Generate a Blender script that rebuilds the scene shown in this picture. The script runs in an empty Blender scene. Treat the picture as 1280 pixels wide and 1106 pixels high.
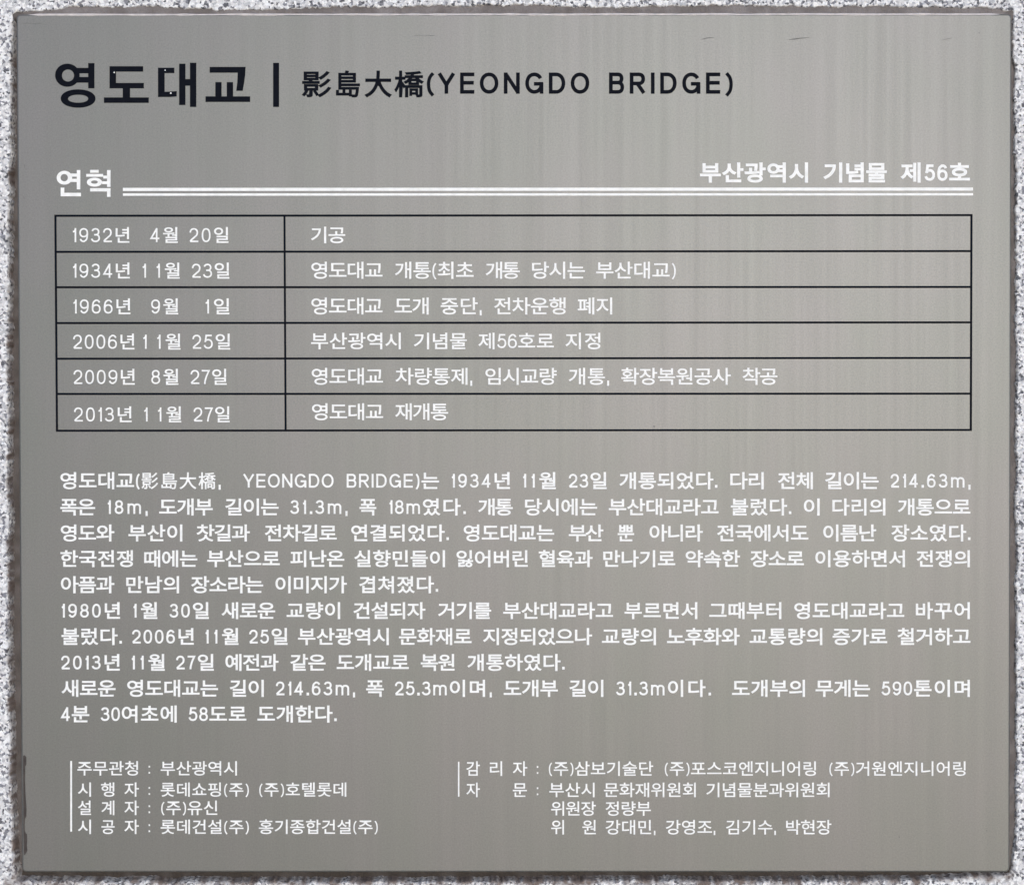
import bpy, math, random
import numpy as np
from mathutils import Vector, Euler
from mathutils.geometry import tessellate_polygon

random.seed(7)
rng = np.random.default_rng(11)
S = bpy.context.scene
COL = S.collection
R = math.radians

# ------------------------------------------------------------------ camera
CAM = Vector((-0.0006346599936609496, -1.42, 0.020420148987776197))
cd = bpy.data.cameras.new('camera')
cd.lens, cd.sensor_width, cd.sensor_fit = 50, 36, 'HORIZONTAL'
cd.clip_start, cd.clip_end = 0.01, 500
cam = bpy.data.objects.new('camera', cd)
COL.objects.link(cam)
cam.location = CAM
cam.rotation_euler = Euler((math.pi / 2 - 0.012801105116985777, 0.0011546003147255121, 0.0014045781124238845), 'XYZ')
S.camera = cam
PW, PH = 0.9867384752469426, 0.8528271002358803      # flat front face of the plaque, metres

# ------------------------------------------------------------------ sky, sun, exposure
SUN_EL, SUN_AZ = R(9), R(11)          # azimuth measured from straight out of the wall towards the right
sd = Vector((math.sin(SUN_AZ) * math.cos(SUN_EL), -math.cos(SUN_AZ) * math.cos(SUN_EL), math.sin(SUN_EL)))
W = bpy.data.worlds.new('World')
S.world = W
W.use_nodes = True
wn = W.node_tree.nodes
sky = wn.new('ShaderNodeTexSky')
sky.sky_type = 'NISHITA'
sky.sun_disc = False
sky.sun_elevation = SUN_EL
sky.sun_rotation = math.atan2(sd.x, sd.y)
sky.air_density, sky.dust_density, sky.ozone_density = 0.45, 0.3, 2.2
bg = wn['Background']
W.node_tree.links.new(sky.outputs[0], bg.inputs[0])
bg.inputs[1].default_value = 0.11
sl = bpy.data.lights.new('sun', 'SUN')
sl.energy, sl.angle, sl.color = 1.25, R(20), (1.0, 0.985, 0.97)
sun = bpy.data.objects.new('sun', sl)
COL.objects.link(sun)
sun.location = sd * 5
sun.rotation_euler = sd.to_track_quat('Z', 'Y').to_euler()
S.view_settings.view_transform = 'Standard'
S.view_settings.look = 'None'
S.view_settings.exposure = 0.76
S.view_settings.gamma = 1
S.view_settings.use_curve_mapping = False
S.cycles.use_denoising = True

# ------------------------------------------------------------------ survey of the plaque: (u, v) of the 1280 px survey sheet -> metres on its front
FPX = 1280 * 50 / 36.0
MR = cam.rotation_euler.to_matrix()
def at(u, v, y=0.0):
    d = MR @ Vector(((u - 640) / FPX, (553 - v) / FPX, -1.0))
    t = (y - CAM.y) / d.y
    p = CAM + d * t
    return p.x, p.z

# ------------------------------------------------------------------ material helpers
def mat(name):
    m = bpy.data.materials.new(name)
    m.use_nodes = True
    n = m.node_tree.nodes
    return m, n, m.node_tree.links, n['Principled BSDF']
def node(n, t, **kw):
    o = n.new(t)
    for k, v in kw.items():
        setattr(o, k, v)
    return o
def ramp(n, pts, interp='LINEAR'):
    r = n.new('ShaderNodeValToRGB')
    r.color_ramp.interpolation = interp
    e = r.color_ramp.elements
    while len(e) < len(pts):
        e.new(0.5)
    for el, (p, c) in zip(e, pts):
        el.position = p
        el.color = (*c, 1) if len(c) == 3 else c
    return r
def mix(n, l, fac, a, b, mode='MIX'):
    x = n.new('ShaderNodeMix')
    x.data_type = 'RGBA'
    x.blend_type = mode
    for sock, val in ((x.inputs[0], fac), (x.inputs[6], a), (x.inputs[7], b)):
        if hasattr(val, 'is_linked'):
            l.new(val, sock)
        else:
            sock.default_value = val if not isinstance(val, tuple) else (*val, 1)
    return x.outputs[2]
def noise(n, l, vec, scale, detail=3, rough=0.55):
    t = n.new('ShaderNodeTexNoise')
    t.inputs['Scale'].default_value = scale
    t.inputs['Detail'].default_value = detail
    t.inputs['Roughness'].default_value = rough
    l.new(vec, t.inputs['Vector'])
    return t.outputs['Fac']
def mapping(n, l, vec, scale, loc=(0, 0, 0)):
    m = n.new('ShaderNodeMapping')
    m.inputs['Scale'].default_value = scale
    m.inputs['Location'].default_value = loc
    l.new(vec, m.inputs['Vector'])
    return m.outputs[0]
def maprange(n, l, v, a, b, c, d):
    m = n.new('ShaderNodeMapRange')
    m.inputs[1].default_value, m.inputs[2].default_value = a, b
    m.inputs[3].default_value, m.inputs[4].default_value = c, d
    l.new(v, m.inputs[0])
    return m.outputs[0]

# satin metal plate
M_PLATE, n, l, P = mat('satin_metal_plate')
oc = n.new('ShaderNodeTexCoord').outputs['Object']
st1 = noise(n, l, mapping(n, l, oc, (125, 20, 1.9)), 1.0, 4, 0.6)       # rain streaks, run vertically
st2 = noise(n, l, mapping(n, l, oc, (260, 40, 9), (3, 1, 7)), 1.0, 3, 0.6)
blot = noise(n, l, mapping(n, l, oc, (11, 5, 5)), 1.0, 5, 0.6)
grain = noise(n, l, oc, 620.0, 3, 0.8)
c = mix(n, l, maprange(n, l, blot, 0.35, 0.65, 0, 1), (0.195, 0.198, 0.185), (0.211, 0.203, 0.200))
c = mix(n, l, maprange(n, l, st1, 0.38, 0.64, 0, 0.09), c, (0.164, 0.159, 0.148))
c = mix(n, l, maprange(n, l, st2, 0.35, 0.7, 0, 0.07), c, (0.270, 0.278, 0.267))
c = mix(n, l, maprange(n, l, grain, 0.32, 0.68, 0, 0.62), c, (0.125, 0.127, 0.119))
l.new(c, P.inputs['Base Color'])
P.inputs['Metallic'].default_value = 0.72
l.new(maprange(n, l, st1, 0.3, 0.7, 0.54, 0.565), P.inputs['Roughness'])
bp = n.new('ShaderNodeBump')
bp.inputs['Strength'].default_value = 0.05
bp.inputs['Distance'].default_value = 0.0005
l.new(grain, bp.inputs['Height'])
l.new(bp.outputs[0], P.inputs['Normal'])

def paint(name, a, b, rough, spec=0.5):
    m, n, l, P = mat(name)
    oc = n.new('ShaderNodeTexCoord').outputs['Object']
    f = noise(n, l, oc, 140, 3, 0.6)
    l.new(mix(n, l, maprange(n, l, f, 0.35, 0.7, 0, 1), a, b), P.inputs['Base Color'])
    P.inputs['Roughness'].default_value = rough
    P.inputs['Specular IOR Level'].default_value = spec
    return m
M_WHITE = paint('white_paint', (0.84, 0.84, 0.84), (0.72, 0.72, 0.71), 0.7, 0.2)
M_BLACK = paint('black_paint', (0.004, 0.005, 0.009), (0.006, 0.0075, 0.012), 0.7, 0.04)
M_DIRT = paint('dark_residue', (0.045, 0.038, 0.036), (0.075, 0.064, 0.06), 0.8, 0.2)
M_SCR = paint('scratch_grime', (0.10, 0.098, 0.095), (0.15, 0.148, 0.145), 0.7, 0.3)

# bush-hammered granite
def stone(name):
    m, n, l, P = mat(name)
    oc = n.new('ShaderNodeTexCoord').outputs['Object']
    v = n.new('ShaderNodeTexVoronoi')
    v.inputs['Scale'].default_value = 420
    warp = n.new('ShaderNodeVectorMath'); warp.operation = 'ADD'
    nt = n.new('ShaderNodeTexNoise'); nt.inputs['Scale'].default_value = 300
    l.new(oc, nt.inputs['Vector'])
    sc = n.new('ShaderNodeVectorMath'); sc.operation = 'SCALE'; sc.inputs['Scale'].default_value = 0.003
    l.new(nt.outputs['Color'], sc.inputs[0])
    l.new(oc, warp.inputs[0]); l.new(sc.outputs[0], warp.inputs[1])
    l.new(warp.outputs[0], v.inputs['Vector'])
    sep = n.new('ShaderNodeSeparateColor')
    l.new(v.outputs['Color'], sep.inputs[0])
    r = ramp(n, [(0, (0.035, 0.035, 0.045)), (0.075, (0.16, 0.16, 0.185)), (0.22, (0.46, 0.46, 0.48)),
                 (0.42, (0.66, 0.65, 0.66)), (0.72, (0.84, 0.835, 0.84))], 'CONSTANT')
    l.new(sep.outputs[0], r.inputs[0])
    c = mix(n, l, maprange(n, l, noise(n, l, oc, 1200, 2, 0.7), 0.3, 0.7, 0, 0.35), r.outputs[0], (0.42, 0.43, 0.46))
    # brown seepage round the joint, stronger low down on the left
    at_ = n.new('ShaderNodeAttribute'); at_.attribute_name = 'stain'
    c = mix(n, l, at_.outputs['Fac'], c, mix(n, l, noise(n, l, oc, 500, 3, 0.6), (0.07, 0.05, 0.042), (0.25, 0.20, 0.18)))
    l.new(c, P.inputs['Base Color'])
    P.inputs['Roughness'].default_value = 0.85
    bp = n.new('ShaderNodeBump'); bp.inputs['Strength'].default_value = 0.7; bp.inputs['Distance'].default_value = 0.0015
    l.new(noise(n, l, oc, 380, 4, 0.65), bp.inputs['Height'])
    l.new(bp.outputs[0], P.inputs['Normal'])
    return m
M_GRANITE = stone('bush_hammered_granite')

M_MORTAR, n, l, P = mat('joint_mortar')
oc = n.new('ShaderNodeTexCoord').outputs['Object']
f1 = noise(n, l, oc, 45, 5, 0.65)
f2 = noise(n, l, oc, 420, 3, 0.6)
c = mix(n, l, maprange(n, l, f1, 0.35, 0.65, 0, 1), (0.13, 0.115, 0.112), (0.21, 0.192, 0.192))
c = mix(n, l, maprange(n, l, f2, 0.45, 0.7, 0, 0.5), c, (0.13, 0.11, 0.10))
gr = n.new('ShaderNodeAttribute'); gr.attribute_name = 'grime_shade'      # recess shade coloured in with brown dirt: bottom most, then left, right
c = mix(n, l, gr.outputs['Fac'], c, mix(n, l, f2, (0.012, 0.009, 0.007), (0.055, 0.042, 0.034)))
l.new(c, P.inputs['Base Color'])
P.inputs['Roughness'].default_value = 0.9
bp = n.new('ShaderNodeBump'); bp.inputs['Strength'].default_value = 0.5; bp.inputs['Distance'].default_value = 0.002
l.new(f2, bp.inputs['Height']); l.new(bp.outputs[0], P.inputs['Normal'])

# ------------------------------------------------------------------ object helpers
def link(name, me, m, parent=None):
    o = bpy.data.objects.new(name, me)
    COL.objects.link(o)
    if m: me.materials.append(m)
    if parent: o.parent = parent
    return o
def thing(name, label, cat):
    o = bpy.data.objects.new(name, None)
    o.empty_display_size = 0.05
    COL.objects.link(o)
    o['label'], o['category'] = label, cat
    return o
def grid_mesh(name, V, F, smooth=True):
    me = bpy.data.meshes.new(name)
    me.vertices.add(len(V)); me.vertices.foreach_set('co', V.astype(np.float32).ravel())
    me.loops.add(F.size); me.loops.foreach_set('vertex_index', F.astype(np.int32).ravel())
    me.polygons.add(len(F)); me.polygons.foreach_set('loop_start', np.arange(0, F.size, F.shape[1], dtype=np.int32))
    me.update(calc_edges=True)
    me.polygons.foreach_set('use_smooth', np.full(len(F), smooth))
    me.validate()
    return me
def vnoise(x, z, scale, seed):
    """smooth 2-D value noise in -1..1"""
    g = np.random.default_rng(seed).random((256, 256)) * 2 - 1
    X, Z = x / scale + 1000.3, z / scale + 1000.7
    i, j = np.floor(X).astype(int), np.floor(Z).astype(int)
    a, b = X - i, Z - j
    a, b = a * a * (3 - 2 * a), b * b * (3 - 2 * b)
    q = lambda p, r: g[p % 256, r % 256]
    return (q(i, j) * (1 - a) + q(i + 1, j) * a) * (1 - b) + (q(i, j + 1) * (1 - a) + q(i + 1, j + 1) * a) * b

# ------------------------------------------------------------------ granite wall with a roughly cut recess
FACE, BED = 0.0055, 0.0190         # wall face and mortar bed lie behind the plaque front (y = 0)
wall = thing('granite_wall', 'rough pale speckled granite wall framing the grey metal plaque', 'wall')
HX, HZ = PW / 2, PH / 2
# survey of the recess edge, as (position, how far outside the plate) in metres
mm = 0.001
eL = ([-HZ - .02, -HZ + .01, -HZ + .05, -HZ + .12, -.2, 0, .2, HZ - .06, HZ - .015, HZ + .02], [6, 9, 11.5, 13, 13.5, 13.5, 12, 8.8, 7.5, 4])
eR = ([-HZ - .02, -HZ + .01, -HZ + .05, -.2, 0, .2, HZ - .06, HZ - .015, HZ + .02], [4, 6.5, 9.5, 8.5, 8, 7, 5, 3.2, 3])
eT = ([-HX - .02, -HX + .01, -HX + .05, -.35, -.28, -.2, 0, .1, .2, .3, .42, HX - .02, HX + .02], [3.5, 5, 9, 9.5, 5.5, 8.5, 10.5, 8, 10, 9, 8, 6.5, 3])
eB = ([-HX - .02, -HX + .02, -.3, -.1, 0, .15, .3, .42, HX - .03, HX + .02], [9, 11, 12, 11.5, 11, 11, 11.5, 10, 7, 4])
def height(x, z):
    L = np.interp(z, eL[0], eL[1]) * mm; Rr = np.interp(z, eR[0], eR[1]) * mm
    T = np.interp(x, eT[0], eT[1]) * mm; B = np.interp(x, eB[0], eB[1]) * mm
    wob = (vnoise(x, z, .0045, 1) * 1.0 + vnoise(x, z, .018, 2) * .9 + vnoise(x, z, .0018, 3) * .7) * mm
    dx = np.maximum(-(x + HX + L), x - HX - Rr)
    dz = np.maximum(-(z + HZ + B), z - HZ - T)
    d = np.where((dx > 0) & (dz > 0), np.hypot(dx, dz), np.maximum(dx, dz)) + wob
    rough = (vnoise(x, z, .0032, 4) * .6 + vnoise(x, z, .0016, 5) * .4 + vnoise(x, z, .014, 6) * .5) * mm
    t = np.clip((d + .0006) / .0028, 0, 1)
    t = t * t * (3 - 2 * t)
    y = (BED + .006) * (1 - t) + (FACE - rough) * t
    return y, d
step, RING = 0.0009, 0.045
xs = np.arange(-HX - RING, HX + RING, step)
zs = np.arange(-HZ - RING, HZ + RING, step)
X, Z = np.meshgrid(xs, zs, indexing='ij')
Y, Dd = height(X, Z)
idx = np.arange(X.size).reshape(X.shape)
F = np.stack([idx[:-1, :-1], idx[1:, :-1], idx[1:, 1:], idx[:-1, 1:]], -1)
keep = ~((np.abs(X[:-1, :-1]) < HX - .004) & (np.abs(Z[:-1, :-1]) < HZ - .004))
F = F[keep]
used = np.unique(F)
rem = np.full(X.size, -1); rem[used] = np.arange(len(used))
V = np.stack([X.ravel(), Y.ravel(), Z.ravel()], -1)[used]
dd = Dd.ravel()[used]
stn = vnoise(V[:, 0], V[:, 2], .012, 8) * .5 + vnoise(V[:, 0], V[:, 2], .004, 9) * .5
low = np.clip((-(V[:, 2]) - HZ + .01) / .02, 0, 1)
left = np.clip((-V[:, 0] - HX + .01) / .02, 0, 1)
reach = .0014 + .005 * low + .0022 * left * np.clip(.5 - V[:, 2], 0, 1) + .010 * low * np.clip((-V[:, 0] - .40) / .1, 0, 1)
stain = np.clip(1.15 - dd / reach + stn * .9, 0, 1) * np.clip(.75 + stn * .5, 0, 1)
# plain outer slabs of the same wall, roughened by the material only
BX, BZ = 1.5, 1.3
x0, x1, z0, z1 = xs[0], xs[-1], zs[0], zs[-1]
ov, of = [], []
def slab(a, b, c, d):
    k = len(V) + len(ov)
    ov.extend([(a, FACE, c), (b, FACE, c), (b, FACE, d), (a, FACE, d), (a, .16, c), (b, .16, c), (b, .16, d), (a, .16, d)])
    of.extend([(k, k + 1, k + 2, k + 3), (k + 4, k + 7, k + 6, k + 5), (k, k + 4, k + 5, k + 1), (k + 1, k + 5, k + 6, k + 2), (k + 2, k + 6, k + 7, k + 3), (k + 3, k + 7, k + 4, k)])
slab(-BX, x0, -BZ, BZ); slab(x1, BX, -BZ, BZ); slab(x0, x1, -BZ, z0); slab(x0, x1, z1, BZ)
Vall = np.vstack([V, np.array(ov)])
Fall = np.vstack([rem[F], np.array(of)])
me = grid_mesh('stone_facing', Vall, Fall)
a = me.attributes.new('stain', 'FLOAT', 'POINT')
a.data.foreach_set('value', np.r_[stain, np.zeros(len(ov))].astype(np.float32))
link('stone_facing', me, M_GRANITE, wall)
# mortar bed: bumpy sheet filling the bottom of the recess, hidden behind the plate
xs2 = np.arange(-HX - .028, HX + .028, .002); zs2 = np.arange(-HZ - .028, HZ + .028, .002)
X2, Z2 = np.meshgrid(xs2, zs2, indexing='ij')
topness = np.clip((Z2 - HZ + .004) / .004, 0, 1); rightness = np.clip((X2 - HX + .004) / .004, 0, 1)
Y2 = BED - .0118 * topness - .0090 * rightness * (1 - topness) + (vnoise(X2, Z2, .02, 21) * .8 + vnoise(X2, Z2, .006, 22) * .4) * mm
id2 = np.arange(X2.size).reshape(X2.shape)
F2 = np.stack([id2[:-1, :-1], id2[1:, :-1], id2[1:, 1:], id2[:-1, 1:]], -1).reshape(-1, 4)
me = grid_mesh('mortar_joint', np.stack([X2.ravel(), Y2.ravel(), Z2.ravel()], -1), F2)
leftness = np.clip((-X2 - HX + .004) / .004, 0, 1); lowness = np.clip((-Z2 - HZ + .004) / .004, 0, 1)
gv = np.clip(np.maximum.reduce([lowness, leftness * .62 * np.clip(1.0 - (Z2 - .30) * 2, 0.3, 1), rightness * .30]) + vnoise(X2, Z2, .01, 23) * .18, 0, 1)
a = me.attributes.new('grime_shade', 'FLOAT', 'POINT'); a.data.foreach_set('value', gv.ravel().astype(np.float32))  # dirt and painted-in shade, weighted by side of the joint
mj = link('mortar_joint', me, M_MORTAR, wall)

# pale rounded bead along the top edge of the plate
M_BEAD = paint('pale_bead', (0.60, 0.56, 0.56), (0.46, 0.43, 0.43), 0.85, 0.2)
def bead():
    n_, q = 420, 8
    X_ = np.linspace(at(27, 19)[0], at(1257, 19)[0], n_)
    zc = np.interp(X_, [X_[0], X_[-1]], [at(27, 18.9)[1], at(1257, 18.3)[1]]) + vnoise(X_, X_ * 0, .03, 41) * .00022
    rr = (.0015 + vnoise(X_, X_ * 0, .012, 42) * .0003) * np.clip(np.minimum(X_ - X_[0] + .004, X_[-1] - X_ + .002) / .02, .15, 1)
    t = np.linspace(0, 2 * np.pi, q, endpoint=False)
    V_ = np.stack([np.repeat(X_, q), .0016 + np.outer(rr, np.cos(t)).ravel() * 1.3, (zc[:, None] + np.outer(rr, np.sin(t))).ravel()], -1)
    F_ = np.array([(i * q + j, i * q + (j + 1) % q, (i + 1) * q + (j + 1) % q, (i + 1) * q + j) for i in range(n_ - 1) for j in range(q)])
    return grid_mesh('edge_bead', V_, F_)
link('edge_bead', bead(), M_BEAD, wall)

# ------------------------------------------------------------------ the plaque
plq = thing('information_plaque', 'large satin grey metal history plaque with black and white Korean lettering', 'plaque')
def plate():
    BEV, RAD, NB, NC, DEP = 0.0019, 0.0026, 5, 6, 0.030
    cor = [(HX, HZ, 0), (-HX, HZ, 90), (-HX, -HZ, 180), (HX, -HZ, 270)]
    c4 = [Vector(at(1262.5, 20)), Vector(at(22.5, 20.5)), Vector(at(29.5, 1087.5)), Vector(at(1260, 1087.5))]
    rings = []
    for k in range(NB + 2):
        if k <= NB:
            ph = math.pi / 2 * k / NB
            grow, y = BEV * math.sin(ph), BEV * (1 - math.cos(ph))
        else:
            grow, y = BEV, DEP
        ring = []
        for (cx, cz), a0 in zip(c4, (0, 90, 180, 270)):
            sx = 1 if a0 in (0, 270) else -1
            sz = 1 if a0 in (0, 90) else -1
            for q in range(NC + 1):
                an = R(a0 + 90 * q / NC)
                r = RAD + grow
                ring.append((cx - sx * RAD + r * math.cos(an), y, cz - sz * RAD + r * math.sin(an)))
        rings.append(ring)
    N = len(rings[0])
    vs = [p for r in rings for p in r]
    fs = [tuple(range(N))]
    for k in range(len(rings) - 1):
        for i in range(N):
            j = (i + 1) % N
            fs.append((k * N + i, (k + 1) * N + i, (k + 1) * N + j, k * N + j))
    fs.append(tuple((len(rings) - 1) * N + i for i in reversed(range(N))))
    me = bpy.data.meshes.new('plate')
    me.from_pydata(vs, [], fs)
    me.update()
    import bmesh
    bm = bmesh.new(); bm.from_mesh(me); bmesh.ops.recalc_face_normals(bm, faces=bm.faces); bm.to_mesh(me); bm.free()
    for p in me.polygons:
        p.use_smooth = p.area < 0.05
    return me
link('plate', plate(), M_PLATE, plq)

# ------------------------------------------------------------------ lettering
_g = {}
def glyph(ch):
    """outlines of one character in em units: list of polylines, ink box, advance"""
    if ch in _g: return _g[ch]
    cu = bpy.data.curves.new('t', 'FONT'); cu.body = ch
    o = bpy.data.objects.new('t', cu); COL.objects.link(o)
    dg = bpy.context.evaluated_depsgraph_get()
    c = o.to_curve(dg)
    polys = []
    for sp in c.splines:
        bp = sp.bezier_points
        N = len(bp); pl = []
        for i in range(N):
            a, b = bp[i], bp[(i + 1) % N]
            p0, p1, p2, p3 = (np.array(q[:2]) for q in (a.co, a.handle_right, b.handle_left, b.co))
            ch_ = np.linalg.norm(p3 - p0)
            if ch_ < 1e-6: continue
            d = (p3 - p0) / ch_
            dev = max(abs(d[0] * (p1 - p0)[1] - d[1] * (p1 - p0)[0]), abs(d[0] * (p2 - p0)[1] - d[1] * (p2 - p0)[0]))
            k = 1 if dev < 1e-3 else (3 if dev < .02 else 6)
            for s in range(k):
                t = s / k
                pl.append((1 - t) ** 3 * p0 + 3 * t * (1 - t) ** 2 * p1 + 3 * t * t * (1 - t) * p2 + t ** 3 * p3)
        if len(pl) > 2: polys.append(np.array(pl))
    o.to_curve_clear()
    bpy.data.objects.remove(o); bpy.data.curves.remove(cu)
    allp = np.vstack(polys)
    _g[ch] = (polys, allp.min(0), allp.max(0))
    return _g[ch]
def area(p):
    return 0.5 * float(np.sum(p[:, 0] * np.roll(p[:, 1], -1) - p[:, 1] * np.roll(p[:, 0], -1)))
def inside(pt, poly):
    x, y = pt; r = False
    for (x1, y1), (x2, y2) in zip(poly, np.roll(poly, -1, 0)):
        if (y1 > y) != (y2 > y) and x < (x2 - x1) * (y - y1) / (y2 - y1) + x1: r = not r
    return r
def offset(p, o, sgn):
    """push a closed outline outwards by o with limited mitres; sgn = orientation of outer outlines"""
    e = np.roll(p, -1, 0) - p
    p = p[np.linalg.norm(e, axis=1) > .02]
    e = np.roll(p, -1, 0) - p
    e /= np.maximum(np.linalg.norm(e, axis=1, keepdims=True), 1e-9)
    nr = np.stack([e[:, 1], -e[:, 0]], -1) * sgn
    n0, n1 = np.roll(nr, 1, 0), nr
    m = n0 + n1
    d = np.maximum(1 + np.sum(n0 * n1, 1), .35)[:, None]
    r = p + m / d * o
    # drop offset points that fall inside the stroke band of another edge (folds at tight inner corners)
    a_, b_ = p, np.roll(p, -1, 0)
    ab = b_ - a_
    t = np.clip(np.sum((r[:, None] - a_[None]) * ab[None], -1) / np.sum(ab * ab, -1)[None], 0, 1)
    ds = np.linalg.norm(r[:, None] - (a_[None] + t[..., None] * ab[None]), axis=-1).min(1)
    ok = ds > o * .93
    return r[ok] if ok.sum() >= 4 else r
def groups(polys, o):
    big = max(polys, key=lambda q: abs(area(q)))
    sgn = 1 if area(big) > 0 else -1
    outs = [q for q in polys if area(q) * sgn > 0]
    holes = [q for q in polys if area(q) * sgn < 0]
    res = []
    for q in outs:
        hs = []
        for h in holes:
            if inside(h[0], q):
                k = offset(h, o, sgn)
                if area(k) * sgn < 0 and abs(area(k)) > .3: hs.append(k)
        res.append([offset(q, o, sgn)] + hs)
    return res
def smooth(pts, per=5):
    """Catmull-Rom through points; a repeated point stays a sharp corner"""
    out = []
    P_ = [np.array(p, float) for p in pts]
    for i in range(len(P_) - 1):
        p1, p2 = P_[i], P_[i + 1]
        if np.allclose(p1, p2): continue
        p0 = P_[i - 1] if i > 0 else 2 * p1 - p2
        p3 = P_[i + 2] if i + 2 < len(P_) else 2 * p2 - p1
        for q in range(per):
            t = q / per
            out.append(.5 * (2 * p1 + (p2 - p0) * t + (2 * p0 - 5 * p1 + 4 * p2 - p3) * t * t + (3 * p1 - p0 - 3 * p2 + p3) * t ** 3))
    out.append(P_[-1])
    return out
def arc(cx, cy, rx, ry, a0, a1, N=12, p=.9):
    r = []
    for i in range(N + 1):
        t = R(a0 + (a1 - a0) * i / N)
        c, s_ = math.cos(t), math.sin(t)
        r.append((cx + rx * math.copysign(abs(c) ** p, c), cy + ry * math.copysign(abs(s_) ** p, s_)))
    return r
# centre lines inside a unit box (x right, y up); 'o' = closed loop, 's' = stroke with squared ends, 'b' = stroke with cut ends
SIX = [('o', arc(.5, .31, .5, .31, 0, 360, 28)), ('b', arc(.52, .68, .46, .32, 22, 100, 6) + smooth([(.44, .995), (.12, .84), (.0, .52), (.0, .31)], 4)[1:])]
LATIN = {
 '0': (.625, [('o', arc(.5, .5, .5, .5, 0, 360, 32, .85))]),
 '1': (.27, [('s', [(1, 0), (1, 1)]), ('b', [(-.12, .765), (.45, .80), (.8, .88), (1.0, 1.0)])]),
 '2': (.625, [('b', arc(.49, .70, .49, .30, 180, 0, 12) + smooth([(.98, .70), (.88, .50), (.5, .30), (.10, .09), (.02, -.0)], 4)[1:]), ('s', [(.1, 0), (1, 0)])]),
 '3': (.625, [('b', arc(.48, .765, .44, .235, 168, -90, 14)), ('b', arc(.48, .27, .52, .27, 80, -170, 16)), ('b', [(.30, .53), (.55, .535)])]),
 '4': (.63, [('s', [(.76, 0), (.76, 1)]), ('b', [(1.12, .24), (.0, .24), (.76, 1.02)])]),
 '5': (.625, [('b', [(.98, 1), (.20, 1), (.08, .48)]), ('b', [(.06, .47)] + arc(.47, .33, .53, .33, 135, -165, 18))]),
 '6': (.625, SIX),
 '7': (.58, [('b', [(-.1, 1), (1.0, 1)] + smooth([(1.0, 1.0), (.62, .55), (.42, .18), (.36, -.06)], 4)[1:])]),
 '8': (.625, [('o', arc(.5, .765, .43, .235, 0, 360, 26)), ('o', arc(.5, .265, .5, .265, 0, 360, 28))]),
 '9': (.625, [(k_, [(1 - x, 1 - y) for x, y in p_]) for k_, p_ in SIX]),
 'Y': (.76, [('b', [(-.06, 1.06), (.5, .40), (1.06, 1.06)]), ('s', [(.5, 0), (.5, .42)])]),
 'E': (.66, [('s', [(0, 0), (0, 1)]), ('s', [(.05, 1), (1, 1)]), ('s', [(.05, 0), (1, 0)]), ('s', [(.05, .52), (.95, .52)])]),
 'O': (.86, [('o', arc(.5, .5, .5, .5, 0, 360, 40, .95))]),
 'N': (.74, [('s', [(0, 0), (0, 1)]), ('s', [(1, 0), (1, 1)]), ('b', [(-.02, 1.06), (1.02, -.06)])]),
 'G': (.84, [('b', arc(.5, .5, .5, .5, 32, 335, 34, .95) + [(.96, .30), (.98, .46)]), ('s', [(.60, .46), (.98, .46)]), ('s', [(1, 0), (1, .42)])]),
 'D': (.76, [('s', [(0, 0), (0, 1)]), ('b', [(.05, 1), (.42, 1)] + arc(.42, .5, .58, .5, 90, -90, 18, .95) + [(.05, 0)])]),
 'B': (.70, [('s', [(0, 0), (0, 1)]), ('b', [(.05, 1), (.6, 1)] + arc(.62, .765, .32, .235, 90, -90, 10) + [(.05, .53)]), ('b', [(.6, .53)] + arc(.64, .265, .36, .265, 90, -90, 10) + [(.05, 0)])]),
 'R': (.72, [('s', [(0, 0), (0, 1)]), ('b', [(.05, 1), (.6, 1)] + arc(.62, .74, .36, .26, 90, -90, 10) + [(.05, .48)]), ('b', [(.48, .48), (1.04, -.07)])]),
 'I': (.0, [('s', [(0, 0), (0, 1)])]),
 'm': (.98, [('s', [(0, 0), (0, .72)]), ('b', [(.0, .48)] + arc(.25, .49, .25, .235, 150, 0, 10) + [(.5, -.08)]), ('b', [(.5, .48)] + arc(.75, .49, .25, .235, 150, 0, 10) + [(1, -.08)])]),
 '.': (.0, [('s', [(0, -.01), (0, .02)])]),
 ',': (.13, [('b', [(.75, .16), (.75, .0), (.55, -.14), (-.25, -.27)])]),
 ':': (.0, [('s', [(0, .06), (0, .08)]), ('s', [(0, .66), (0, .68)])]),
 '(': (.29, [('b', smooth([(1, 1.06), (.25, .80), (0, .43), (.25, .06), (1, -.20)], 6))]),
 ')': (.29, [('b', smooth([(0, 1.06), (.75, .80), (1, .43), (.75, .06), (0, -.20)], 6))]),
}
def stroke(pts, w, square):
    p = np.array(pts, float)
    kp = [0] + [i for i in range(1, len(p)) if np.linalg.norm(p[i] - p[i - 1]) > 1e-3]
    p = p[kp]
    if square:
        for a_, b_ in ((0, 1), (-1, -2)):
            d = p[a_] - p[b_]; p[a_] = p[a_] + d / np.linalg.norm(d) * w
    e = np.diff(p, axis=0); e /= np.linalg.norm(e, axis=1, keepdims=True)
    nr = np.stack([-e[:, 1], e[:, 0]], -1)
    L, Q = [], []
    for i in range(len(p)):
        if i == 0: m = nr[0]
        elif i == len(p) - 1: m = nr[-1]
        else:
            m = nr[i - 1] + nr[i]; m = m / max(1 + nr[i - 1] @ nr[i], .22)
        L.append(p[i] + m * w); Q.append(p[i] - m * w)
    return [tuple(q) for q in L] + [tuple(q) for q in Q[::-1]]
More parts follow.
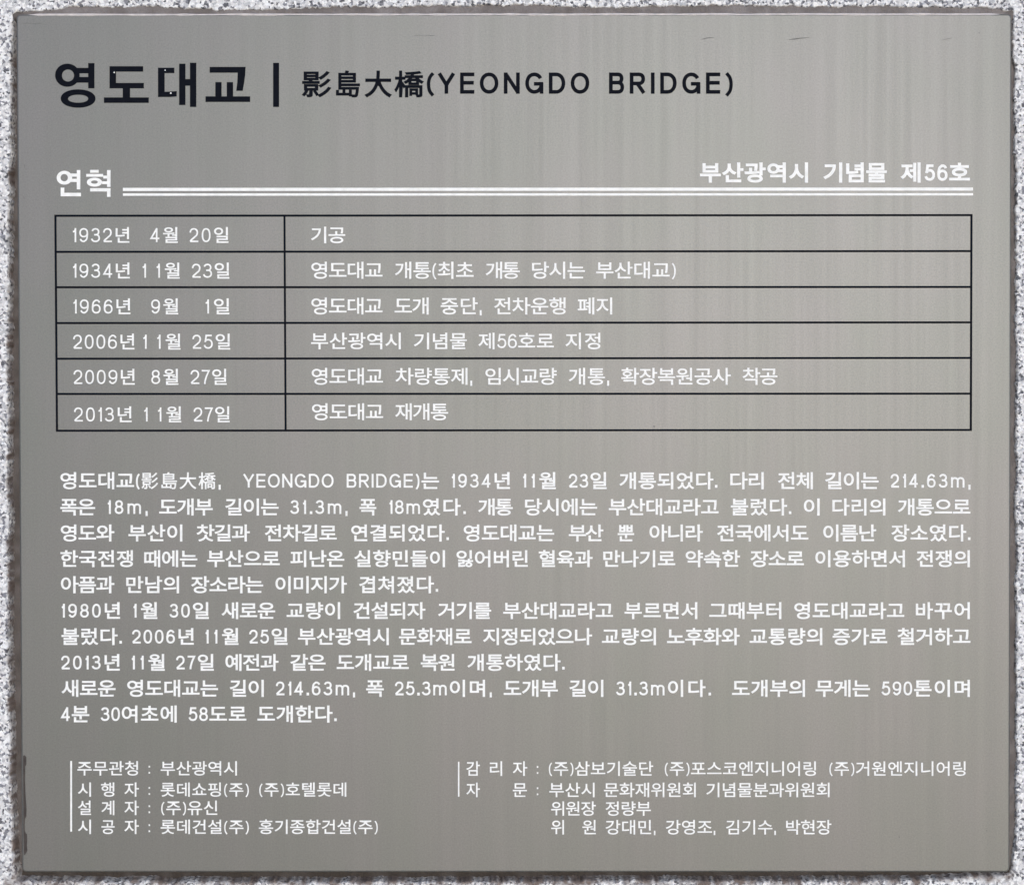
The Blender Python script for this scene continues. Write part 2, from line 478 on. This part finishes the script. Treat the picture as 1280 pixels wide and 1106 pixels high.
def loop(pts, w):
    p = np.array(pts[:-1], float)
    e = np.roll(p, -1, 0) - np.roll(p, 1, 0)
    e /= np.linalg.norm(e, axis=1, keepdims=True)
    nr = np.stack([e[:, 1], -e[:, 0]], -1)
    a_, b_ = p + nr * w, p - nr * w
    if abs(area(a_)) < abs(area(b_)): a_, b_ = b_, a_
    return [[tuple(q) for q in a_], [tuple(q) for q in b_]]
def tri_area(pts, tri):
    return sum(abs((pts[b][0] - pts[a][0]) * (pts[c][1] - pts[a][1]) - (pts[b][1] - pts[a][1]) * (pts[c][0] - pts[a][0])) for a, b, c in tri) / 2
def triangles(contours):
    flat = [q for c in contours for q in c]
    want = abs(area(np.array(contours[0]))) - sum(abs(area(np.array(c))) for c in contours[1:])
    best = None
    for tryk in range(6):
        j = 0.004 * tryk
        cs = [[Vector((x + random.uniform(-j, j), y + random.uniform(-j, j), 0)) for x, y in c] for c in contours]
        tri = tessellate_polygon(cs)
        err = abs(tri_area(flat, tri) - want) / max(want, 1e-6)
        if best is None or err < best[0]: best = (err, tri)
        if err < .01: return tri
    if best[0] > .03:
        # scan-fill through a filled flat curve instead
        cu = bpy.data.curves.new('t', 'CURVE'); cu.dimensions = '2D'; cu.fill_mode = 'FRONT'
        for c in contours:
            sp = cu.splines.new('POLY'); sp.points.add(len(c) - 1); sp.use_cyclic_u = True
            for q, (x, y) in zip(sp.points, c): q.co = (x, y, 0, 1)
        o = bpy.data.objects.new('t', cu)
        me = o.to_mesh()
        arr = np.array(flat)
        ids = [int(np.argmin(np.sum((arr - np.array(v.co[:2])) ** 2, 1))) for v in me.vertices]
        tri = [(ids[p.vertices[0]], ids[p.vertices[i]], ids[p.vertices[i + 1]]) for p in me.polygons for i in range(1, len(p.vertices) - 1)]
        o.to_mesh_clear(); bpy.data.objects.remove(o); bpy.data.curves.remove(cu)
        err = abs(tri_area(flat, tri) - want) / max(want, 1e-6)
        if err < best[0]: best = (err, tri)
    if best[0] > .03: print('FILL', round(best[0], 3), len(contours), len(flat))
    return best[1]
class Ink:
    """collects flat shapes given on the survey sheet and turns them into one raised mesh"""
    def __init__(s): s.v, s.f = [], []
    def shape(s, contours, h=0.00025):
        """contours: [outer, hole, ...] in sheet coordinates"""
        s.n = getattr(s, 'n', 0) + 1
        h += 0.000012 * (s.n % 7)                    # strokes that cross lie a hair above one another
        tri = triangles(contours)
        flat = [(x, y) for c in contours for x, y in c]
        k = len(s.v)
        W_ = [at(x, y) for x, y in flat]
        nfl = len(flat)
        s.v += [(x, -h, z) for x, z in W_] + [(x, 0.0003, z) for x, z in W_]
        for a, b, c in tri:
            pa, pb, pc = W_[a], W_[b], W_[c]
            cr = (pb[0] - pa[0]) * (pc[1] - pa[1]) - (pb[1] - pa[1]) * (pc[0] - pa[0])
            s.f.append((k + a, k + b, k + c) if cr > 0 else (k + a, k + c, k + b))
        i0 = 0
        for c in contours:
            N = len(c)
            for i in range(N):
                a, b = i0 + i, i0 + (i + 1) % N
                s.f.append((k + a, k + b, k + nfl + b, k + nfl + a))
            i0 += N
    def poly(s, *pts, h=0.00025): s.shape([list(pts)], h)
    def rect(s, x0, y0, x1, y1, h=0.00025): s.poly((x0, y0), (x1, y0), (x1, y1), (x0, y1), h=h)
    def ring(s, cx, cy, rx, ry, ix, iy, N=48, h=0.00025):
        e = lambda a, b: [(cx + a * math.cos(2 * math.pi * i / N), cy + b * math.sin(2 * math.pi * i / N)) for i in range(N)]
        s.shape([e(rx, ry), e(ix, iy)], h)
    def word(s, txt, x0, x1, top, bot, o, hx=1.13, lx=1.0, caph=None, hanja=None):
        """set a word so its ink runs from x0 to x1; Korean ink height is top..bot; o = stroke thickening"""
        H = bot - top
        emk = (H - 2 * o) / 0.903
        base = bot - o - 0.076 * emk
        cap = caph or H * .81
        basel = top + H * .5 + cap * .5 + .1
        w = (.068 * emk + 2 * o) / 2                 # half the stroke width of drawn latin letters and figures
        items, pen = [], 0.0                         # kind, data, ink left, ink right (relative to pen)
        for ch in txt:
            if ch in LATIN:
                wid, paths = LATIN[ch]
                inkw = max(wid * cap * lx, 2 * w)
                ww = w * (1.3 if ch == '.' else 1.1 if ch in ',:' else (.92 if ch in '()' else 1))
                gap = cap * (.075 if ch.isdigit() else .10)
                items.append(('L', ch, pen + gap, pen + gap + inkw, ww, 0))
                pen += inkw + 2 * gap
            else:
                polys, lo, hi = glyph(ch)
                kor = ord(ch) >= 0xac00
                em = emk if kor else emk * .98
                oo = o if kor else (o * .5 if hanja is None else hanja)
                sx = hx if kor else 1.0
                items.append(('K', (polys, oo), pen + lo[0] * em * sx - oo, pen + hi[0] * em * sx + oo, em, sx))
                pen += (.92 if kor else 1.0) * em * sx + 2 * o
        N = len(items)
        l0, r0 = items[0][2], items[-1][3]
        need = (x1 - x0) - (r0 - l0)
        tr = need / (N - 1) if N > 1 else 0
        fit = 1.0 if N > 1 else min(1.3, max(.75, (x1 - x0) / (r0 - l0)))
        for i, (kd, dat, a_, b_, em, sx) in enumerate(items):
            X0 = x0 + (a_ - l0) + tr * i
            if kd == 'L':
                wid, paths = LATIN[dat]
                X1 = X0 + (b_ - a_) * (fit if dat not in ':1' else 1)
                ww = em
                tf = lambda P_: [(X0 + ww + x * max(X1 - X0 - 2 * ww, 0), basel - ww - y * (cap - 2 * ww)) for x, y in P_]
                for k_, P_ in paths:
                    if k_ == 'o': s.shape(loop(tf(P_), ww))
                    else: s.shape([stroke(tf(P_), ww, k_ == 's')])
            else:
                polys, oo = dat
                lo = min(q[:, 0].min() for q in polys)
                pp = [np.stack([X0 + oo + (q[:, 0] - lo) * em * sx * fit, base - q[:, 1] * em], -1) for q in polys]
                for grp in groups(pp, oo):
                    s.shape([[tuple(t) for t in c] for c in grp])
    def build(s, name, m, parent):
        me = bpy.data.meshes.new(name)
        me.from_pydata(s.v, [], s.f)
        me.update()
        return link(name, me, m, parent)

# --- heading, drawn stroke by stroke
k = Ink()
f = lambda pts, ox, oy, sc: [(ox + x / sc, oy + y / sc) for x, y in pts]
A = lambda pts: k.poly(*f(pts, 60, 70, 9.143))
def stadium_ring(ink, box, inner, p, N=56):
    def e(b):
        cx, cy, rx, ry = (b[0] + b[2]) / 2, (b[1] + b[3]) / 2, (b[2] - b[0]) / 2, (b[3] - b[1]) / 2
        r = []
        for i in range(N):
            t = 2 * math.pi * i / N
            cc, ss = math.cos(t), math.sin(t)
            r.append((cx + rx * math.copysign(abs(cc) ** p, cc), cy + ry * math.copysign(abs(ss) ** p, ss)))
        return r
    ink.shape([e(box), e(inner)])
bx = lambda x0, y0, x1, y1, ox, oy, sc: (ox + x0 / sc, oy + y0 / sc, ox + x1 / sc, oy + y1 / sc)
stadium_ring(k, bx(82, 92, 362, 355, 60, 70, 9.143), bx(160, 158, 298, 295, 60, 70, 9.143), .98)
stadium_ring(k, bx(146, 385, 543, 594, 60, 70, 9.143), bx(230, 446, 460, 537, 60, 70, 9.143), .95)
A([(318, 140), (460, 140), (460, 85), (531, 85), (531, 373), (460, 373), (460, 308), (318, 308), (318, 244), (460, 244), (460, 202), (318, 202)])
A([(704, 121), (1088, 121), (1088, 182), (778, 182), (778, 312), (1096, 312), (1096, 373), (938, 373), (938, 477), (1152, 477), (1152, 539), (640, 539), (640, 477), (855, 477), (855, 373), (704, 373)])
Bq = lambda pts: k.poly(*f(pts, 190, 70, 7.529))
Bq([(57, 114), (211, 114), (211, 164), (119, 164), (119, 340), (176, 338), (233, 333), (233, 383), (176, 388), (57, 389)])
Bq([(256, 76), (315, 76), (315, 220), (358, 220), (358, 67), (417, 67), (417, 482), (358, 482), (358, 282), (315, 282), (315, 464), (256, 464)])
Bq([(543, 106), (881, 106), (877, 180), (867, 255), (854, 330), (793, 330), (803, 250), (807, 160), (543, 160)])
Bq([(596, 249), (655, 249), (655, 383), (704, 383), (704, 249), (763, 249), (763, 383), (924, 383), (924, 435), (504, 435), (504, 383), (596, 383)])
head = k.build('title_lettering', M_BLACK, plq)
head['label'] = 'large bold black title lettering'
k = Ink(); Bq([(1140, 68), (1196, 68), (1196, 482), (1140, 482)]); k.build('title_divider', M_BLACK, plq)
for x, y, r in ((143.0, 91.0, .95), (206.6, 88.2, .8), (213.6, 116.8, 1.0)):
    ch = Ink(); ch.poly(*[(x + r * (1 + .3 * math.sin(3 * t + x)) * math.cos(t), y + r * math.sin(t)) for t in np.linspace(0, 2 * math.pi, 9)[:-1]], h=.0004); ch.build('paint_chip', M_WHITE, head)

k = Ink()
for c_, x0, x1 in (('影', 377.6, 414), ('島', 420, 450), ('大', 456, 489.5), ('橋', 493, 529.7)):
    k.word(c_, x0, x1, 88.3, 122.3, .95, hanja=.7)
k.word('(', 533.6, 543.5, 88, 120.4, 1.15, caph=26.4)
k.word('YEONGDO', 547.8, 736.6, 88, 120.4, 1.15, lx=1.02, caph=26.4)
k.word('BRIDGE', 761.3, 900.3, 88, 120.4, 1.15, lx=1.02, caph=26.4)
k.word(')', 906, 916, 88, 120.4, 1.15, caph=26.4)
k.build('subtitle_lettering', M_BLACK, plq)

# --- section heading
k = Ink()
H_ = lambda pts: k.poly(*f(pts, 60, 205, 10.667))
stadium_ring(k, bx(117, 94, 322, 278, 60, 205, 10.667), bx(168, 137, 266, 234, 60, 205, 10.667), .98)
H_([(290, 130), (385, 130), (385, 84), (431, 84), (431, 341), (385, 341), (385, 243), (285, 243), (285, 200), (385, 200), (385, 172), (290, 172)])
H_([(170, 318), (218, 318), (218, 387), (440, 387), (440, 433), (170, 433)])
H_([(563, 82), (676, 82), (676, 119), (563, 119)])
H_([(511, 136), (736, 136), (736, 173), (511, 173)])
stadium_ring(k, bx(520, 187, 720, 304, 60, 205, 10.667), bx(574, 222, 665, 266, 60, 205, 10.667), .93)
H_([(738, 158), (788, 158), (788, 84), (834, 84), (834, 308), (788, 308), (788, 272), (722, 272), (722, 234), (788, 234), (788, 197), (738, 197)])
H_([(563, 326), (834, 326), (834, 440), (788, 440), (788, 369), (563, 369)])
k.build('section_heading', M_WHITE, plq)
k = Ink(); k.poly((153.7, 235.1), (1216.2, 234.7), (1216.2, 238.6), (153.7, 239.0)); k.build('rule', M_WHITE, plq)
k = Ink(); k.poly((153.7, 242.0), (1216.2, 241.7), (1216.2, 244.6), (153.7, 245.0)); k.build('rule', M_WHITE, plq)

def line(name, words, top, bot, o, parent=plq, **kw):
    run, prev = [], None
    runs = []
    for w in words:                                   # a wide blank divides a line into separate pieces
        if prev is not None and w[1] - prev > 19: runs.append([])
        if not runs: runs.append([])
        runs[-1].append(w); prev = w[2]
    for r in runs:
        k = Ink()
        for w, x0, x1 in r:
            k.word(w, x0, x1, top, bot, o, **kw)
        k.build(name, M_WHITE, parent)
line('designation_lettering', [('부산광역시', 875, 1010), ('기념물', 1029.5, 1108.5), ('제56호', 1126, 1212.3)], 203.3, 228.6, .78, caph=20.5)

# --- table of dates
rowsL = [269.9, 315.0, 359.2, 403.9, 448.4, 492.4, 538.3]
rowsR = [269.1, 314.0, 358.8, 403.0, 447.4, 492.0, 537.3]
xl = lambda y: 69.3 + (y - 269.9) * 2.0 / 268
xr = lambda y: 1214.3 - (y - 269.9) * .8 / 268
xm = lambda y: 355.6 + (y - 269.9) * 1.5 / 268
k = Ink()
def vbar(X_, y0, y1, w):
    k.poly((X_(y0) - w, y0), (X_(y0) + w, y0), (X_(y1) + w, y1), (X_(y1) - w, y1))
vbar(xl, rowsL[0] - 1.3, rowsL[-1] + 1.3, 1.35)
vbar(xr, rowsR[0] - 1.3, rowsR[-1] + 1.3, 1.35)
for i, (a_, b_) in enumerate(zip(rowsL, rowsR)):
    k.poly((xl(a_) + 1.3, a_ - 1.3), (xr(b_) - 1.3, b_ - 1.3), (xr(b_) - 1.3, b_ + 1.3), (xl(a_) + 1.3, a_ + 1.3))
lerp = lambda i: rowsL[i] + (rowsR[i] - rowsL[i]) * .25
for i in range(6):
    vbar(xm, lerp(i) + 1.25, lerp(i + 1) - 1.25, 1.3)
tab = k.build('table_border', M_BLACK, plq)
TW, TL = .24, dict(caph=17.6)
dates = [
 (284, 304, [('1932년', 90.6, 161.8), ('4월', 188, 222.3), ('20일', 236.9, 285.6)]),
 (328.3, 348.6, [('1934년', 90.8, 162.3), ('1', 177.8, 184.6), ('1월', 195.2, 224.8), ('23일', 239.9, 286.7)]),
 (373, 393.2, [('1966년', 91.2, 163), ('9월', 189, 222.8), ('1', 256.5, 263.4), ('일', 267.5, 286.7)]),
 (417, 437.2, [('2006년', 91.5, 168), ('1', 178.6, 185.5), ('1월', 196, 225.7), ('25일', 240.5, 287.8)]),
 (461, 481.2, [('2009년', 92, 168.5), ('8월', 189.2, 223), ('27일', 238.2, 283.4)]),
 (507.8, 528, [('2013년', 92.6, 164.6), ('1', 179.8, 186.6), ('1월', 197, 226.6), ('27일', 242, 287.2)])]
for t, b, ws in dates:
    line('date_lettering', ws, t, b, TW, tab, hx=1.08, lx=1.0, **TL)
events = [
 (283.6, 304.2, [('기공', 388.9, 431.6)]),
 (327.3, 348.6, [('영도대교', 389.1, 478.2), ('개통(최초', 493.7, 592), ('개통', 607.2, 649.8), ('당시는', 665, 731.2), ('부산대교)', 745, 844.6)]),
 (371.9, 393.2, [('영도대교', 389.1, 478.2), ('도개', 493.2, 535.8), ('중단,', 550.8, 602), ('전차운행', 617.7, 707), ('폐지', 722, 765.2)]),
 (415.9, 436.6, [('부산광역시', 388.9, 501), ('기념물', 517.4, 583.6), ('제56호로', 598, 692.3), ('지정', 706.9, 750.4)]),
 (459.8, 481, [('영도대교', 389.6, 478.8), ('차량통제,', 494.4, 590.2), ('임시교량', 606.7, 695.8), ('개통,', 711, 761.3), ('확장복원공사', 776.4, 913.4), ('착공', 928.2, 971.6)]),
 (504, 525.2, [('영도대교', 390, 479), ('재개통', 494, 560.2)])]
for t, b, ws in events:
    line('event_lettering', ws, t, b, .26, tab, hx=1.13, lx=1.0, **TL)

# --- running text
body = [
 (589.9, 611.4, [('영도대교(', 75.6, 175), ('影島大橋,', 177, 275.7), ('YEONGDO', 304.4, 417), ('BRIDGE)는', 433.4, 548.9), ('1934년', 564, 637.5), ('11월', 653.1, 694.8), ('23일', 711, 758.3), ('개통되었다.', 774.3, 896), ('다리', 912.8, 954.6), ('전체', 972.5, 1016), ('길이는', 1031.5, 1098.3), ('214.63m,', 1113, 1212.8)]),
 (622.8, 644.2, [('폭은', 75.5, 119), ('18m,', 134, 184.4), ('도개부', 199, 266), ('길이는', 281.8, 348.3), ('31.3m,', 363, 434.2), ('폭', 449.3, 470.4), ('18m였다.', 486, 581.6), ('개통', 597.8, 641), ('당시에는', 656.2, 746.4), ('부산대교라고', 760.9, 898.2), ('불렀다.', 913.4, 988.4), ('이', 1004.7, 1024.5), ('다리의', 1040.4, 1106.6), ('개통으로', 1122.4, 1212.9)]),
 (655.3, 676.6, [('영도와', 76, 143), ('부산이', 160.6, 228), ('찻길과', 245.9, 312.3), ('전차길로', 331.2, 421), ('연결되었다.', 439, 560.4), ('영도대교는', 579.6, 692.7), ('부산', 710.9, 754.2), ('뿐', 772.1, 792.6), ('아니라', 811.8, 878.5), ('전국에서도', 896.4, 1010.4), ('이름난', 1029, 1095.2), ('장소였다.', 1114.2, 1212.2)]),
 (687.4, 708.6, [('한국전쟁', 75.6, 166.3), ('때에는', 180.3, 246.7), ('부산으로', 259, 349.8), ('피난온', 363.1, 430.4), ('실향민들이', 443, 556.3), ('잃어버린', 570.6, 659.8), ('혈육과', 673.4, 740.7), ('만나기로', 754, 844), ('약속한', 857, 925), ('장소로', 938.1, 1004.9), ('이용하면서', 1019.1, 1131.1), ('전쟁의', 1145.8, 1212.2)]),
 (719.8, 741.2, [('아픔과', 76.2, 143), ('만남의', 157.8, 223.9), ('장소라는', 239.1, 329), ('이미지가', 344.3, 433.6), ('겹쳐졌다.', 449, 547)]),
 (752.3, 773.5, [('1980년', 76.5, 150.1), ('1월', 166.1, 196.7), ('30일', 212.1, 261.1), ('새로운', 277.1, 344), ('교량이', 358.3, 425.2), ('건설되자', 441.9, 531.8), ('거기를', 547.7, 614), ('부산대교라고', 628.9, 766.2), ('부르면서', 780.6, 871.6), ('그때부터', 886.5, 976.6), ('영도대교라고', 992.8, 1130.2), ('바꾸어', 1144.7, 1212.2)]),
 (784.6, 805.9, [('불렀다.', 77, 151.7), ('2006년', 165.2, 242.3), ('11월', 256.2, 298.2), ('25일', 311.5, 359.5), ('부산광역시', 372.5, 486), ('문화재로', 498.7, 589.5), ('지정되었으나', 603.9, 740.1), ('교량의', 752.4, 819.9), ('노후화와', 833.7, 924.5), ('교통량의', 937, 1027.8), ('증가로', 1040.7, 1108.9), ('철거하고', 1121.8, 1212.9)]),
 (817, 838.2, [('2013년', 76.5, 149.8), ('11월', 164, 206), ('27일', 220.2, 267.3), ('예전과', 281.8, 348.2), ('같은', 363, 407), ('도개교로', 420.9, 511), ('복원', 525.9, 568.2), ('개통하였다.', 584.3, 705.1)]),
 (849.2, 870.6, [('새로운', 77.1, 144.5), ('영도대교는', 159, 272.6), ('길이', 287.4, 329.8), ('214.63m,', 344.9, 443.6), ('폭', 457.7, 479.8), ('25.3m이며,', 493.7, 614.5), ('도개부', 629.6, 697.3), ('길이', 711.8, 754.2), ('31.3m이다.', 770.2, 888), ('도개부의', 915, 1006.2), ('무게는', 1019.4, 1087.5), ('590톤이며', 1102, 1212.2)]),
 (881.3, 902.7, [('4분', 76.5, 111.7), ('30여초에', 126.1, 221), ('58도로', 236, 308), ('도개한다.', 321.8, 420.2)])]
for t, b, ws in body:
    line('paragraph_lettering', ws, t, b, .42, plq, hx=1.13, lx=1.0, caph=17.2)

# --- credits
def credit(ws, t, b):
    line('credit_lettering', ws, t, b, .17, plq, hx=1.1, lx=1.0, caph=14.5)
def col(t):
    return (':', 185.9, 188.7)
credit([('주무관청', 96.8, 172.6), (':', 185.8, 188.6), ('부산광역시', 200.9, 296.2)], 950.8, 968.8)
credit([('시', 97.5, 113.8), ('행', 126.3, 143), ('자', 155.6, 173.6), (':', 185.8, 188.6), ('롯데쇼핑(주)', 200.9, 311), ('(주)호텔롯데', 324.2, 432.9)], 977.4, 995.2)
credit([('설', 97.5, 113.8), ('계', 126.9, 143), ('자', 155.6, 173.6), (':', 185.8, 188.6), ('(주)유신', 201.6, 271.7)], 1000, 1018.2)
credit([('시', 97.5, 113.8), ('공', 126.9, 143.3), ('자', 155.6, 173.6), (':', 185.8, 188.6), ('롯데건설(주)', 200.9, 311), ('홍기종합건설(주)', 323.6, 472.2)], 1023.8, 1041.8)
credit([('감', 583, 599.8), ('리', 612.3, 627.7), ('자', 641, 659), (':', 671, 673.8), ('(주)삼보기술단', 686.1, 816.5), ('(주)포스코엔지니어링', 831, 1019.9), ('(주)거원엔지니어링', 1036.7, 1206.9)], 951, 969.2)
credit([('자', 583, 599.8), ('문', 641, 658.6), (':', 671, 673.8), ('부산시', 686.6, 743.2), ('문화재위원회', 754.9, 869.7), ('기념물분과위원회', 882.9, 1036.9)], 977.6, 995.8)
credit([('위원장', 688.8, 744.8), ('정량부', 757, 813.6)], 1001, 1019)
credit([('위', 688.8, 705), ('원', 727.8, 744.8), ('강대민,', 757, 819.2), ('강영조,', 832.3, 894), ('김기수,', 907.5, 969.8), ('박현장', 982.6, 1039.2)], 1024.2, 1042.4)
k = Ink(); k.rect(87.9, 950.6, 90.1, 1038.8); k.build('credit_bar', M_WHITE, plq)
k = Ink(); k.rect(572.5, 951.6, 574.2, 995.2); k.build('credit_bar', M_WHITE, plq)

# --- wear: residue along the lower left edge, scuffs and specks on the face
k = Ink()
k.poly((28.9, 944), (31, 943.5), (33, 946), (33, 955), (31.6, 957.5), (31.4, 975), (31.8, 990), (32.4, 1000), (33.2, 1010), (33, 1020), (31.4, 1022.5), (30.8, 1030), (30.9, 1037),
       (32.2, 1041), (33.8, 1042), (34, 1050), (33.6, 1056), (34.3, 1062), (33.4, 1064.5), (31.6, 1067.5), (30.0, 1068), (29.4, 1040), (29.2, 1000), h=.0002)
rs = k.build('edge_residue', M_DIRT, plq)
rs['label'] = 'dark peeling residue on the lower left edge'
def scuff(pts, w):
    """a ragged mark along a polyline"""
    k = Ink()
    up, dn = [], []
    for i, (x, y) in enumerate(pts):
        a_ = pts[max(i - 1, 0)]; b_ = pts[min(i + 1, len(pts) - 1)]
        dx, dy = b_[0] - a_[0], b_[1] - a_[1]
        q = math.hypot(dx, dy) or 1
        ww = .8 * w * random.uniform(.35, 1.1) * (0.25 if i in (0, len(pts) - 1) else 1)
        up.append((x - dy / q * ww, y + dx / q * ww)); dn.append((x + dy / q * ww, y - dx / q * ww))
    k.poly(*(up + dn[::-1]), h=.00012)
    k.build('scratch', M_SCR, plq)
scuff([(26.5, 29.6), (30, 30.1), (34, 29.3), (40, 30), (46, 30.3), (50, 29.8), (53, 29.6)], .35)
scuff([(517, 44.8), (520, 45.4), (523, 44.2), (527, 44.9), (531, 45.6), (534, 44.6), (540, 44.9), (545, 45)], .3)
scuff([(876, 49.8), (880, 49), (884, 47.8), (889, 47.6), (893, 47.3)], .55)
scuff([(986, 50.3), (990, 49.4), (994, 49.2), (1000, 48.2), (1006, 47.8), (1012, 47.2)], .8)
scuff([(1177, 50.6), (1182, 49.6), (1187, 48.4), (1190, 48.2)], .6)
scuff([(774.5, 871), (776, 877), (779, 885), (780.8, 891)], .22)
scuff([(886, 1007), (887.3, 1012), (889, 1019)], .28)
scuff([(811, 613.6), (813, 615.4), (814, 617)], .45)
scuff([(29, 205), (31, 207), (30.5, 210)], .8)
scuff([(28.2, 244), (30, 247), (32, 250)], .7)
def speck(x, y, r):
    k = Ink()
    k.poly(*[(x + r * random.uniform(.6, 1.2) * math.cos(t), y + r * random.uniform(.6, 1.2) * math.sin(t)) for t in np.linspace(0, 2 * math.pi, 8)[:-1]], h=.00015)
    k.build('speck', M_SCR, plq)
for x, y, r in ((1233.5, 1037.6, .8), (817.5, 533, 1.4), (1224, 41.5, .9), (711.4, 843, .6), (325.6, 690, .6), (1124, 1045.5, 1.1), (65, 784.5, .7), (366, 690, .4), (717, 723.6, .6), (1150, 1024, .5), (700.5, 269.2, .7), (712.5, 350.5, .8)):
    speck(x, y, r)
